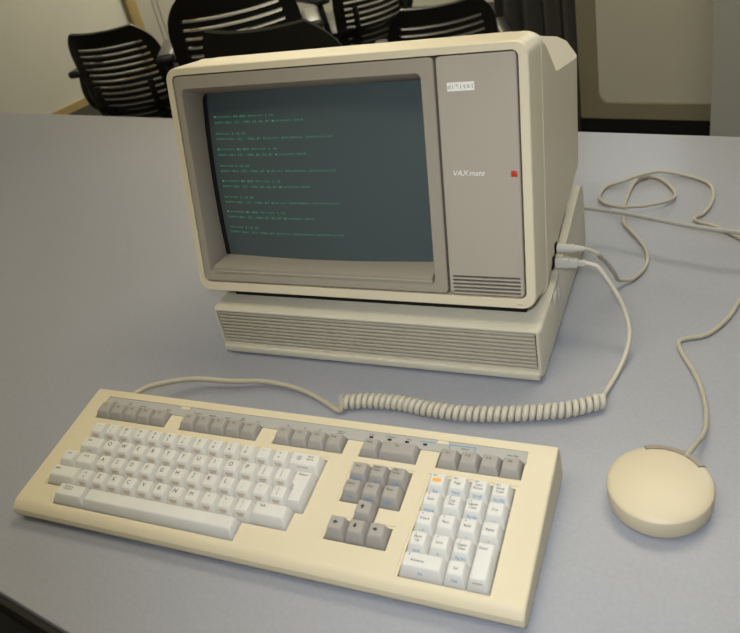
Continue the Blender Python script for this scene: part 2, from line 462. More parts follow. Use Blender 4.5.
# seven-block maker's mark
bm = bmesh.new()
lx, lz, bw, bh = 0.3372, 0.2165, 0.00375, 0.0085
for i, ch in enumerate("digital"):
    xa = lx + i * 0.00405
    add_box(bm, xa, xa + bw, -0.00015, 0.0004, lz, lz + bh, mi=0)
    put_text(bm, ch, 0.0070, lambda a, b: (xa + bw / 2 + a, -0.00032, lz + bh / 2 + b), bold=0.02, mi=1, maxw=bw * 0.78)
obj_flat('maker_mark', bm, [M['white_ink'], M['panel']], pn)
bm = bmesh.new()
put_text(bm, "VAX", 0.0104, lambda a, b: (0.3465 + a, -0.00012, 0.1338 + b), shear=0.22, maxw=0.0165)
put_text(bm, "mate", 0.0092, lambda a, b: (0.3634 + a, -0.00012, 0.1331 + b), shear=0.28, maxw=0.0165)
obj_flat('model_name', bm, M['white_ink'], pn)
bm = bmesh.new(); add_box(bm, 0.400, 0.4065, -0.0002, 0.0008, -0.0078, -0.0066)
obj('brightness_mark', bm, M['grille'], mon)
# pedestal between the monitor and the box (level, so un-tilt it)
bm = bmesh.new()
INV = Matrix.Rotation(MT, 4, 'X')
prism(bm, [(0.070, 0.0683), (0.262, 0.0683), (0.262, 0.096), (0.150, 0.084), (0.076, 0.0715)], 0.05, 0.36, axis='x')
bm.transform(Matrix.Translation((0, -0.009, -0.104)))
bm.transform(Matrix.Scale(1 / MS, 4))
bm.transform(INV)
obj('pedestal', bm, M['black'], mon)
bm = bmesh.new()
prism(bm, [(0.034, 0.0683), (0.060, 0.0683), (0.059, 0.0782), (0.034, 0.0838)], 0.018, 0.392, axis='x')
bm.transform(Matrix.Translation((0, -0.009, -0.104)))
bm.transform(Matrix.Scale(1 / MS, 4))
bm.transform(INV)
obj('gap_shade_strip', bm, M['black'], mon)  # black strip added to stand in for shade in the gap under the frame
# sockets on the right side of the case
bm = bmesh.new()
add_box(bm, X1 - 0.0045, X1 - 0.0008, 0.0905, 0.1045, 0.003, 0.0175, bev=0.0003)
add_box(bm, X1 - 0.0045, X1 - 0.0008, 0.1045, 0.1170, 0.0165, 0.0300, bev=0.0003)
obj('socket_plate', bm, M['slot'], mon)

for o in mon.children_recursive:
    o.data.transform(Matrix.Scale(MS, 4))

# ------------------------------------------------------------------ keyboard
KYAW = -0.475; KT = 0.1443; KO = Vector((-0.0446, 0.4069, 0.0))
kb = thing('keyboard', 'wide cream computer keyboard with white letter keys and grey function keys', 'keyboard', KO, (0, 0, KYAW))
PL = Matrix.Translation((0, 0, 0.0249)) @ Matrix.Rotation(KT, 4, 'X')      # key plane
KX0, KX1 = -22.42 * U, 5.56 * U
def yz(yp, zp=0.0):
    v = PL @ Vector((0, yp, zp)); return (v.y, v.z)
prof = [(0.000, 0.0045), (-0.0075, 0.0055), (-0.0115, 0.0085), (-0.0128, 0.0125), (-0.0118, 0.0175), (-0.0085, 0.0215), (-0.0040, 0.0239), yz(0.002), yz(0.02), yz(0.08), yz(7.4 * U), yz(7.60 * U, -0.0006), yz(7.68 * U, -0.003), (0.1475, 0.030), (0.148, 0.006), (0.14, 0.0045)]
def inset(pr, d):
    n = len(pr); out = []
    for i in range(n):
        a = Vector(pr[i - 1]); b = Vector(pr[i]); c = Vector(pr[(i + 1) % n])
        e1 = (b - a).normalized(); e2 = (c - b).normalized()
        nn = Vector((e1.y + e2.y, -(e1.x + e2.x)))
        nn = nn.normalized() if nn.length > 1e-6 else Vector((0, 0))
        # inward = towards the centroid
        cen = Vector((0.07, 0.02))
        if nn.dot(cen - b) < 0: nn = -nn
        out.append(tuple(b + nn * d))
    return out
bm = bmesh.new()
secs = [(KX0, 0.0018), (KX0 + 0.0007, 0.0006), (KX0 + 0.002, 0.0), (KX1 - 0.002, 0.0), (KX1 - 0.0007, 0.0006), (KX1, 0.0018)]
loft(bm, [[(x, y, z) for y, z in inset(prof, d)] for x, d in secs])
kcase = obj('case', bm, M['cream'], kb)
mg = 0.03
def rect(x0, x1, y0, y1, m=mg): return [(x0 - m, y0 - m), (x1 + m, y0 - m), (x1 + m, y1 + m), (x0 - m, y1 + m)]
MAIN = [(-20.4, 5), (-5.6, 5), (-5.6, 2), (-6.05, 2), (-6.05, 1), (-8.05, 1), (-8.05, 1.0), (-8.5, 1.0), (-8.5, 0), (-19.8, 0), (-19.8, 1), (-21.05, 1), (-21.05, 3), (-20.4, 3)]
MAIN = [(-20.4, 5), (-5.6, 5), (-5.6, 2), (-6.05, 2), (-6.05, 1), (-8.5, 1), (-8.5, 0), (-19.8, 0), (-19.8, 1), (-21.05, 1), (-21.05, 3), (-20.4, 3)]
EDIT = [(-4, 5), (-1, 5), (-1, 3), (-2, 3), (-2, 2), (-1, 2), (-1, 1), (-4, 1), (-4, 2), (-3, 2), (-3, 3), (-4, 3)]
def grow(poly, m):
    n = len(poly); out = []
    area = sum(poly[i][0] * poly[(i + 1) % n][1] - poly[(i + 1) % n][0] * poly[i][1] for i in range(n))
    sg = 1 if area > 0 else -1
    for i in range(n):
        a = Vector(poly[i - 1]); b = Vector(poly[i]); c = Vector(poly[(i + 1) % n])
        e1 = (b - a).normalized(); e2 = (c - b).normalized()
        n1 = Vector((e1.y, -e1.x)) * sg; n2 = Vector((e2.y, -e2.x)) * sg
        out.append((b.x + (n1.x + n2.x) * m, b.y + (n1.y + n2.y) * m))
    return out
GROUPS = [(-21.1, -16.15), (-15.1, -10.1), (-9.03, -4.97), (-4, -1), (0.07, 4.17)]
deep = [grow(MAIN, 0.05), grow(EDIT, 0.05), rect(0, 4, 0, 5, 0.05)] + [rect(a, b, 5.55, 6.5, 0.04) for a, b in GROUPS]
shal = [grow(MAIN, 0.17), grow(EDIT, 0.17), rect(0, 4, 0, 5, 0.17), rect(-21.15, 4.2, 6.42, 7.08, 0.04)]
cut = []
for pl, zz in [(p, -0.0062) for p in deep] + [(p, -0.0007) for p in shal[:3]] + [(shal[3], -0.0012)]:
    b2 = bmesh.new(); prism(b2, [(x * U, y * U) for x, y in pl], zz, 0.03)
    bmesh.ops.recalc_face_normals(b2, faces=b2.faces)
    cut.append(obj('cutter', b2, M['cream'], kb, PL, smooth=None))
boolean(kcase, cut)
bm = bmesh.new()
for pl in deep[:3]: prism(bm, [(x * U, y * U) for x, y in pl], -0.0068, -0.0060)
obj('key_bed', bm, M['grey_key'], kb, PL, smooth=30)
# label strip along the top
bm = bmesh.new(); add_box(bm, -21.17 * U, 4.22 * U, 6.45 * U, 7.10 * U, -0.0013, -0.0004)
strip = obj('label_strip', bm, M['strip'], kb, PL, smooth=30)
def lab(t, x, y, size=0.0021, maxw=None):
    bm = bmesh.new()
    put_text(bm, t, size, lambda a, b: (x * U + a, y * U + b, -0.0002), maxw=maxw, bold=0.01)
    obj_flat('strip_lettering', bm, M['ink'], strip)
for t, x, y in (("Hold\nScreen", -20.5, 6.72), ("Print\nScreen", -19.4, 6.78), ("Set-Up", -18.4, 6.72), ("Break", -16.5, 6.72), ("Interrupt", -14.5, 6.74), ("Resume", -13.5, 6.74), ("Cancel", -12.5, 6.74),
                ("Main\nScreen", -11.5, 6.78), ("Exit", -10.5, 6.74), ("Esc", -8.6, 6.76), ("BS", -7.6, 6.76), ("LF", -6.7, 6.76), ("Additional\nOptions", -5.5, 6.78),
                ("Lock", -3.75, 6.92), ("Compose", -2.75, 6.92), ("Wait", -1.75, 6.92), ("Special", 1.2, 6.78), ("Num Pad", 3.55, 6.78)):
    lab(t, x, y, 0.0026 if '\n' not in t else 0.0021, maxw=0.016)
for x in (-3.75, -2.75, -1.80, -0.84):
    bm = bmesh.new(); add_box(bm, (x - .1) * U, (x + .1) * U, 6.70 * U, 6.79 * U, -0.0006, 0.0004)
    obj('indicator_light', bm, M['black'], strip)
for a, b in ((-14.75 - 1.05, -14.75 - .45), (-0.25, 0.3)):
    bm = bmesh.new(); add_box(bm, a * U, b * U, 6.90 * U, 7.09 * U, -0.0006, 0.0002)
    obj('strip_tab', bm, M['cream'], strip)
bm = bmesh.new()
for x0, x1, y0, y1 in ((-1.15, -0.35, 6.90, 6.93), (0.4, 1.7, 6.93, 6.96), (1.68, 1.72, 6.62, 6.96), (0.4, 0.44, 6.62, 6.96)):
    add_box(bm, x0 * U, x1 * U, y0 * U, y1 * U, -0.0006, -0.0001)
obj('blue_outline', bm, M['blue_ink'], strip)

# ---- keys
KH = 0.0088
def key_mesh(poly, h=KH, tall_front=0.0054, side=0.0027, back=0.0012, side_tilt=0.0, mtl='white_key', rnd=0.0011):
    """tapered cap from a base polygon (in U, centred); rectangular in outline"""
    bm = bmesh.new()
    xs = [p[0] for p in poly]; ys = [p[1] for p in poly]
    x0, x1, y0, y1 = min(xs) * U, max(xs) * U, min(ys) * U, max(ys) * U
    g = 0.00035
    x0 += g; x1 -= g; y0 += g; y1 -= g
    def loop(a, b, c, d, z, z2=None, r=0.001):
        lp = rrect(a, b, c, d, r, 0, 3)
        z2 = z if z2 is None else z2
        return [(x, y, z + (z2 - z) * (y - c) / (d - c)) for x, _, y in lp]
    hb = h + side_tilt
    loft(bm, [loop(x0, x1, y0, y1, -0.005, r=0.0006), loop(x0, x1, y0, y1, -0.0005, r=0.0006),
              loop(x0 + side - .0003, x1 - side + .0003, y0 + tall_front - .0005, y1 - back + .0002, h - rnd * .7, hb - rnd * .7, 0.0016),
              loop(x0 + side + rnd * .35, x1 - side - rnd * .35, y0 + tall_front + rnd * .35, y1 - back - rnd * .3, h - .0001, hb - .0001, 0.0016),
              loop(x0 + side + .0013, x1 - side - .0013, y0 + tall_front + .0013, y1 - back - .001, h, hb, 0.0014)])
    return bm
proto = {}
def make_key(name, x, y, w=1.0, hgt=1.0, m='white_key', label=None, **kw):
    k = (name, w, hgt, m)
    basis = PL @ Matrix.Translation(((x + w / 2) * U, (y + hgt / 2) * U, 0))
    if k not in proto:
        poly = [(-w / 2, -hgt / 2), (w / 2, -hgt / 2), (w / 2, hgt / 2), (-w / 2, hgt / 2)]
        o = obj(name, key_mesh(poly, **kw), M[m], kb, basis)
        proto[k] = o.data
    else:
        o = link(name, proto[k], None, kb, basis)
    if label: o['label'] = label
    return o
def legend(key, items, front=None, blue=None, w=1.0, hgt=1.0, zt=KH, extra=None):
    """items: (text, dx, dy, size) on the cap top, in metres from cap centre"""
    bm = bmesh.new()
    for t, dx, dy, s in items:
        put_text(bm, t, s, lambda a, b: (dx + a, dy + b, zt + 0.00012), maxw=w * U - 0.0068, bold=0.0 if t == 'M' else 0.006)
    def face(t0, a, b):   # point on sloping front: t0 height fraction
        y = -hgt * U / 2 + 0.00035; yt = y + 0.0050
        t = t0 + b / 0.0095
        return (a, y + (yt - y) * t - 0.00022, -0.0005 + (zt - 0.0004) * t + 0.00012)
    if front:   # faded tan marks on the front of the cap
        for q, (wd, tt) in enumerate(front):
            pts = [face(tt, -wd / 2, 0), face(tt, wd / 2, 0), face(tt + 0.13, wd / 2, 0), face(tt + 0.13, -wd / 2, 0)]
            bm.faces.new([bm.verts.new(p) for p in pts]).material_index = 1
    if blue:
        put_text(bm, blue, 0.0036, lambda a, b: face(0.52, a, b), maxw=w * U - 0.0050, mi=2, bold=0.01)
    if extra: extra(bm)
    if not bm.verts: bm.free(); return
    obj_flat('legend', bm, [M['ink'], M['tan_ink'], M['blue_ink'], M['gold_ink']], key)
TY = 0.0024            # cap-top centre sits back from the key centre
def letter(ch, x, y):
    k = make_key('letter_key', x, y)
    legend(k, [(ch, -0.0014, TY + 0.0008, 0.0062)], front=[(0.0085, 0.66), (0.0070, 0.48)])
def duo(top, bot, x, y, nm='symbol_key'):
    k = make_key(nm, x, y)
    legend(k, [(top, -0.001, TY + 0.0022, 0.0044), (bot, -0.001, TY - 0.0024, 0.0044)], front=[(0.0080, 0.66), (0.0060, 0.48)])
for i, (a, b) in enumerate(zip("~!@#$%^&*()_+", "`1234567890-=")): duo(a, b, -20.4 + i, 4, 'number_key')
def xring(bm):
    r0, r1, n = 0.0019, 0.0024, 16
    vi = [bm.verts.new((-0.006 + r0 * math.cos(2 * math.pi * k / n), TY + r0 * math.sin(2 * math.pi * k / n), KH + .00012)) for k in range(n)]
    vo = [bm.verts.new((-0.006 + r1 * math.cos(2 * math.pi * k / n), TY + r1 * math.sin(2 * math.pi * k / n), KH + .00012)) for k in range(n)]
    for k in range(n): bm.faces.new((vo[k], vo[(k + 1) % n], vi[(k + 1) % n], vi[k]))
k = make_key('backspace_key', -7.4, 4, 1.8); legend(k, [("x", -0.006, TY, 0.0040), ("Back\nSpace", 0.0055, TY + .0012, 0.0032)], front=[(0.012, 0.7)], w=1.8, extra=xring)
k = make_key('tab_key', -20.4, 3, 1.6); legend(k, [("Tab", -0.005, TY + 0.002, 0.0038)], front=[(0.006, 0.6)], w=1.6)
for i, ch in enumerate("QWERTYUIOP"): letter(ch, -18.8 + i, 3)
duo("{", "[", -8.8, 3); duo("}", "]", -7.8, 3)
k = make_key('control_key', -21.05, 2, 1.1); legend(k, [("Ctrl", -0.001, TY + 0.002, 0.0034)], w=1.1)
k = make_key('lock_key', -19.95, 2, 1.4); legend(k, [("Lock", -0.001, TY + 0.002, 0.0036)], w=1.4)
for i, ch in enumerate("ASDFGHJKL"): letter(ch, -18.55 + i, 2)
duo(":", ";", -9.55, 2); duo('"', "'", -8.55, 2); duo("|", "\\", -7.55, 2)
# return key: tall cap with a wider upper row
def ret_mesh():
    bm = bmesh.new()
    x0, x1 = -6.78, -5.62; xl = -6.53
    base = [(x0, 3.98), (x1, 3.98), (x1, 2.02), (xl, 2.02), (xl, 3.0), (x0, 3.0)]
    top = [(x0 + .2, 3.90), (x1 - .14, 3.90), (x1 - .14, 2.26), (xl + .13, 2.26), (xl + .13, 3.10), (x0 + .2, 3.2)]
    top2 = [(x + (0.03 if x < -6.2 else -0.03), y + (0.03 if y < 3.5 and y < 2.6 else -0.03 if y > 3.5 else 0)) for x, y in top]
    c = (-6.2, 3.0)
    loft(bm, [[((x - c[0]) * U, (y - c[1]) * U, z) for x, y in lp] for lp, z in ((base, -0.005), (base, -0.0005), (top, KH - .0006), (top2, KH))])
    return bm, c
bm, c = ret_mesh()
k = obj('return_key', bm, M['white_key'], kb, PL @ Matrix.Translation((c[0] * U, c[1] * U, 0)))
legend(k, [("Return", 0.001, 0.0140, 0.0034)], w=1.2, hgt=1.96, front=[(0.009, 0.72)])
k = make_key('shift_key', -21.05, 1, 2.0); legend(k, [("Shift", -0.010, TY + 0.002, 0.0034)], w=2.0)
duo(">", "<", -19.05, 1)
for i, ch in enumerate("ZXCVBNM"): letter(ch, -18.05 + i, 1)
duo("<", ",", -11.05, 1); duo(">", ".", -10.05, 1); duo("?", "/", -9.05, 1)
k = make_key('shift_key', -8.05, 1, 2.0); legend(k, [("Shift", -0.008, TY + 0.0025, 0.0034)], w=2.0)
k = make_key('compose_key', -19.8, 0, 2.0); legend(k, [("Compose\nCharacter", -0.004, TY + 0.002, 0.0028)], w=2.0)
make_key('space_bar', -17.8, 0, 9.3, h=0.0080)
# function keys
def fkey(t, x, w=1.0):
    k = make_key('function_key', x, 5.53, w, 0.99, 'grey_key', tall_front=0.0046, side=0.0024, side_tilt=0.0, h=0.0068)
    legend(k, [(t, -0.001, TY + 0.0012, 0.0032)], w=w, zt=0.0068)
for i in range(5): fkey("F%d" % (i + 1), -21.12 + i * 0.995)
for i in range(5): fkey("F%d" % (i + 6), -15.1 + i)
for i in range(4): fkey("F%d" % (i + 11), -9.0 + i)
fkey("Help", -4.0); fkey("Do", -3.0, 2.0)
for i in range(4): fkey("F%d" % (i + 17), 0.1 + i * 1.01)
# editing block
for j, row in enumerate((("Find", "Insert\nHere", "Re-\nmove"), ("Select", "Prev", "Next"))):
    for i, t in enumerate(row):
        k = make_key('editing_key', -4 + i, 4 - j, 1, 1, 'grey_key')
        legend(k, [(t, -0.001, TY + 0.0015, 0.0032)], blue=("Home", "Ins", "Del", "End", "PgUp", "PgDn")[j * 3 + i])
def arrow(ang):
    def ex(bm):
        pts = [(-0.0022, -0.0002), (0, 0.0024), (0.0022, -0.0002), (0.0009, -0.0002), (0.0009, -0.0022), (-0.0009, -0.0022), (-0.0009, -0.0002)]
        c, s = math.cos(ang), math.sin(ang)
        vs = [bm.verts.new((x * c - y * s - .001, x * s + y * c + TY, KH + .00012)) for x, y in pts]
        bm.faces.new(vs[::-1])
    return ex
for x, y, a in ((-3, 2, 0), (-4, 1, math.pi / 2), (-3, 1, math.pi), (-2, 1, -math.pi / 2)):
    k = make_key('arrow_key', x, y, 1, 1, 'grey_key'); legend(k, [], extra=arrow(a))
# numeric pad
def gold(bm):
    n = 20; a, b = 0.0040, 0.0018
    # rounded gold bar
    pts = []
    for k in range(n):
        t = 2 * math.pi * k / n
        pts.append((math.copysign(abs(math.cos(t)) ** 0.5, math.cos(t)) * a, TY - 0.0008 + math.copysign(abs(math.sin(t)) ** 0.5, math.sin(t)) * b, KH + .00012))
    bm.faces.new([bm.verts.new(p) for p in pts]).material_index = 3
PADK = [[("PF1", "", "Esc"), ("PF2", "Page", "Num\nLock"), ("PF3", "Sent\nParam", "Scroll\nLock"), ("PF4", "Swap\nCase", "Sys Rq\n*")],
        [("7", "Bold", "Home"), ("8", "Top\nDoc", "\u2191"), ("9", "Upper\nCase", "Pg Up"), ("-", "Cut", "\u2014")],
        [("4", "Word", "<"), ("5", "Para", ""), ("6", "Bold", ">"), (",", "Paste", "+")],
        [("1", "Back\nUp", "End"), ("2", "Line", "V"), ("3", "Upper\nCase", "Pg Dn")]]
for j, row in enumerate(PADK):
    for i, (t1, t2, bl) in enumerate(row):
        k = make_key('number_pad_key', i, 4 - j)
        it = [(t1, -0.0026, TY + 0.0036, 0.0026)]
        if t2: it.append((t2, 0.0, TY - 0.0010, 0.0034))
        if bl == "\u2191":
            bl = "^"
        legend(k, it, blue=bl if bl else None, extra=gold if t1 == "PF1" else None)
k = make_key('enter_key', 3, 0, 1, 2); legend(k, [("Enter", -0.001, 0.0130, 0.0034)], front=[(0.008, 0.62)], hgt=2.0)
k = make_key('number_pad_key', 0, 0, 2, 1); legend(k, [("0", -0.012, TY + 0.0036, 0.0028), ("Advance", -0.004, TY - 0.0008, 0.0034)], blue="Ins", w=2.0)
k = make_key('number_pad_key', 2, 0); legend(k, [(".", -0.0026, TY + 0.0036, 0.0028), ("Sel", 0, TY - 0.0008, 0.0034)], blue="Del")
for x in (KX0 + 0.05, KX1 - 0.05):
    for y in (0.012, 0.132):
        bm = bmesh.new(); add_box(bm, x - .015, x + .015, y - .006, y + .006, 0.0, 0.0052, bev=0.001)
        obj('foot', bm, M['black'], kb)

MB = Matrix.Translation(MO) @ Euler((-MT, 0, MYAW)).to_matrix().to_4x4()
def plug_end(y, z, tip):
    return [tuple(MB @ Vector((X1 * MS + tip + d, y, z - dz))) for d, dz in ((0.016, 0.006), (0.006, 0.001), (0.0, 0.0))]
# ------------------------------------------------------------------ keyboard cord (coiled)
OFF = Vector((-0.0775, 0.6548, 0.0))
def rel(pts): return [Vector(p) - OFF for p in pts]
lead = [(-0.3225, 0.7205, 0.031), (-0.3155, 0.7289, 0.030), (-0.3008, 0.7376, 0.028), (-0.2592, 0.7448, 0.020), (-0.2102, 0.7316, 0.014), (-0.1738, 0.7240, 0.010), (-0.1415, 0.7060, 0.008), (-0.1184, 0.6878, 0.006), (-0.0997, 0.6663, 0.0042), (-0.0880, 0.6500, 0.0042), (-0.0830, 0.6475, 0.006), (-0.0805, 0.6540, 0.014)]
bm = bmesh.new(); tube(bm, catmull(rel(lead), 8), 0.0031, 10)
KBI = (Matrix.Translation(KO) @ Matrix.Rotation(KYAW, 4, 'Z')).inverted() @ Matrix.Translation(OFF)
kc = obj('cord', bm, M['cord'], kb, KBI); kc['label'] = 'beige cord coiled like a spring along its middle'
axis = catmull(rel([(-0.0810, 0.6560, 0.0086), (-0.0497, 0.6480, 0.0088), (-0.0178, 0.6334, 0.0088), (0.0123, 0.6137, 0.0088), (0.0417, 0.5977, 0.0088), (0.0809, 0.5834, 0.0088), (0.1201, 0.5738, 0.0088), (0.1497, 0.5689, 0.0088), (0.1842, 0.5710, 0.0088)]), 24)
# arc-length resample then wind
cum = [0]
for a, b in zip(axis, axis[1:]): cum.append(cum[-1] + (b - a).length)
def at(s):
    for i in range(len(cum) - 1):
        if cum[i + 1] >= s:
            t = (s - cum[i]) / max(1e-9, cum[i + 1] - cum[i]); return axis[i].lerp(axis[i + 1], t), (axis[i + 1] - axis[i]).normalized()
    return axis[-1], (axis[-1] - axis[-2]).normalized()
TURNS = 40; STEPS = TURNS * 16
hel = []
for i in range(STEPS + 1):
    s = cum[-1] * i / STEPS; p, t = at(s)
    up = Vector((0, 0, 1)); sd = t.cross(up).normalized(); up = sd.cross(t)
    a = 2 * math.pi * TURNS * i / STEPS + math.pi / 2
    hel.append(p + (sd * math.cos(a) + up * math.sin(a)) * 0.0056)
bm = bmesh.new(); tube(bm, hel, 0.0033, 8)
obj('coil', bm, M['coil'], kc, smooth=60)
tail = [(0.1790, 0.5720, 0.0150), (0.1860, 0.5745, 0.012), (0.1925, 0.5855, 0.006), (0.2141, 0.6114, 0.0045), (0.2336, 0.6342, 0.012), (0.2435, 0.6504, 0.025), (0.2444, 0.6647, 0.042), (0.2395, 0.6760, 0.060)] + plug_end(0.0952, 0.0102, 0.033)
bm = bmesh.new(); tube(bm, catmull(rel(tail), 8), 0.0026, 10)
obj('cord_end', bm, M['coil'], kc)
# plug, built along the monitor's outward side direction
MB = Matrix.Translation(MO) @ Euler((-MT, 0, MYAW)).to_matrix().to_4x4()
def plug_basis(y, z, off): return Matrix.Translation(-off) @ MB @ Matrix.Translation((X1 * MS, y, z))
bm = bmesh.new()
add_box(bm, 0.0008, 0.016, -0.0055, 0.0055, -0.0055, 0.0055, bev=0.001)
add_box(bm, 0.014, 0.026, -0.0046, 0.0046, -0.0045, 0.0045, bev=0.001)
add_box(bm, 0.025, 0.034, -0.0032, 0.0032, -0.0032, 0.0032, bev=0.001)
pk = obj('plug', bm, M['plug'], kc, plug_basis(0.0952, 0.0102, OFF)); pk['label'] = 'white block-shaped plug'

# ------------------------------------------------------------------ mouse
MC = Vector((0.1888, 0.4440, 0.0))
ms = thing('mouse', 'round cream puck-shaped computer mouse right of the keyboard', 'mouse', MC, (0, 0, 0))
R0 = 0.0440
dirc = Vector((0.222 - 0.1888, 0.466 - 0.444, 0)); ang0 = math.atan2(dirc.y, dirc.x) + 0.22
pr = [(0.0, 0.0015), (R0 - .006, 0.0015), (R0 - .003, 0.002), (R0 - .0007, 0.005), (R0, 0.010), (R0, 0.0200), (R0 - .0005, 0.0215), (R0 - .0018, 0.0229), (R0 - .0045, 0.0242), (R0 - .010, 0.0260), (R0 - .018, 0.0277), (R0 - .027, 0.0289), (R0 - .036, 0.0295), (0.0, 0.0297)]
def lathe(bm, pr, n=72):
    prev = None
    rings = []
    for r, z in pr:
        if r < 1e-6: rings.append([bm.verts.new((0, 0, z))])
        else: rings.append([bm.verts.new((r * math.cos(2 * math.pi * k / n), r * math.sin(2 * math.pi * k / n), z)) for k in range(n)])
    for a, b in zip(rings, rings[1:]):
        for k in range(n):
            j = (k + 1) % n
            if len(a) == 1: bm.faces.new((a[0], b[j], b[k]))
            elif len(b) == 1: bm.faces.new((a[k], a[j], b[0]))
            else: bm.faces.new((a[k], a[j], b[j], b[k]))
bm = bmesh.new(); lathe(bm, pr)
body = obj('body', bm, M['mouse'], ms, smooth=40)
# notch for the three buttons on the far side
def sector(r0, r1, a0, a1, n=10):
    return [(r0 * math.cos(a0 + (a1 - a0) * q / n), r0 * math.sin(a0 + (a1 - a0) * q / n)) for q in range(n + 1)] + [(r1 * math.cos(a1 + (a0 - a1) * q / n), r1 * math.sin(a1 + (a0 - a1) * q / n)) for q in range(n + 1)]
HA = math.radians(39)
b2 = bmesh.new(); prism(b2, sector(0.0368, 0.06, -HA, HA, 16), 0.0140, 0.05); bmesh.ops.recalc_face_normals(b2, faces=b2.faces)
c1 = obj('cutter', b2, M['mouse'], ms, Matrix.Rotation(ang0, 4, 'Z'), smooth=None)
boolean(body, [c1])
bm = bmesh.new(); lathe(bm, [(0, 0), (R0 - .007, 0), (R0 - .007, 0.0018), (0, 0.0018)])
obj('glide_ring', bm, M['black'], ms)
for k in (-1, 0, 1):
    bm = bmesh.new()
    a0, a1 = (k - .5) * HA * 2 / 3 + 0.020, (k + .5) * HA * 2 / 3 - 0.020
    prism(bm, sector(0.0372, R0 - .0003, a0, a1, 8), 0.0144, 0.0240)
    for v in bm.verts:
        if v.co.z > 0.02: v.co.z = 0.0262 - max(0, (math.hypot(v.co.x, v.co.y) - 0.0372)) * 0.42
    obj('button', bm, M['bezel'], ms, Matrix.Rotation(ang0, 4, 'Z'))
mcord = [(0.2200, 0.4640, 0.0225), (0.2260, 0.4690, 0.0230), (0.2365, 0.4800, 0.0185), (0.2582, 0.5045, 0.0085), (0.2764, 0.5420, 0.0030), (0.2862, 0.5800, 0.0028), (0.2900, 0.6241, 0.0028), (0.2948, 0.6410, 0.0028), (0.3050, 0.6440, 0.0028), (0.3286, 0.6437, 0.0028), (0.3610, 0.6632, 0.0028), (0.3888, 0.6902, 0.0028), (0.4388, 0.7387, 0.0028), (0.4720, 0.7720, 0.0028), (0.4780, 0.7960, 0.0028), (0.4600, 0.8120, 0.0028), (0.4536, 0.8170, 0.0028), (0.4478, 0.8398, 0.0028), (0.4398, 0.8601, 0.0028), (0.4270, 0.8800, 0.0028), (0.4300, 0.8900, 0.0028), (0.4448, 0.8959, 0.0028), (0.4680, 0.9209, 0.0028), (0.4874, 0.9574, 0.0028), (0.4879, 0.9859, 0.0028), (0.4694, 1.0195, 0.0035), (0.4422, 1.0366, 0.0075), (0.4098, 1.0344, 0.0095), (0.3861, 1.0365, 0.0050), (0.3574, 1.0348, 0.0028), (0.3367, 1.0081, 0.0028), (0.3357, 0.9845, 0.0028), (0.3450, 0.9580, 0.0075), (0.3600, 0.9480, 0.0085), (0.3817, 0.9407, 0.0085), (0.4160, 0.9449, 0.0060), (0.4362, 0.9683, 0.0028), (0.4387, 1.0125, 0.0028), (0.4250, 1.0375, 0.0028), (0.3977, 1.0261, 0.0028), (0.3637, 0.9742, 0.0028), (0.3440, 0.9300, 0.0028), (0.3385, 0.9120, 0.0028), (0.3397, 0.8842, 0.0028), (0.3393, 0.8453, 0.0028), (0.3324, 0.8177, 0.0028), (0.3186, 0.7946, 0.0028), (0.2968, 0.7759, 0.0035), (0.2842, 0.7724, 0.0070), (0.2735, 0.7658, 0.015), (0.2649, 0.7520, 0.035), (0.2515, 0.7389, 0.060), (0.2400, 0.7250, 0.078)] + plug_end(0.1079, 0.0229, 0.030)
bm = bmesh.new(); tube(bm, catmull([Vector(p) - MC for p in mcord], 8), 0.0024, 10)
mcd = obj('cord', bm, M['cord'], ms)
bm = bmesh.new()
tube(bm, [(0.0008, 0, 0), (0.010, 0, 0)], 0.0060, 16)
tube(bm, [(0.0095, 0, 0), (0.020, 0, 0)], 0.0052, 16)
tube(bm, [(0.0195, 0, 0), (0.031, 0, 0)], lambda t: 0.0042 - 0.0015 * t, 14)
obj('plug', bm, M['plug'], mcd, plug_basis(0.1079, 0.0229, MC))

# power cord from the back of the box
PO = Vector((0.2650, 0.9120, 0.0))
pw = [(0.2560, 0.9210, 0.050), (0.2789, 0.8991, 0.050), (0.3197, 0.8613, 0.050), (0.3592, 0.8156, 0.050), (0.3981, 0.7783, 0.049), (0.4234, 0.7595, 0.048), (0.4900, 0.7080, 0.040), (0.5700, 0.6600, 0.012), (0.6200, 0.6300, 0.0035), (0.7000, 0.6000, 0.0035)]
bm = bmesh.new(); tube(bm, catmull([Vector(p) - PO for p in pw], 8), 0.0031, 10)
o = obj('power_cord', bm, M['greycord'], None, Matrix.Translation(PO))
o['label'] = 'straight grey cable leaving the back of the box towards the right'; o['category'] = 'cord'

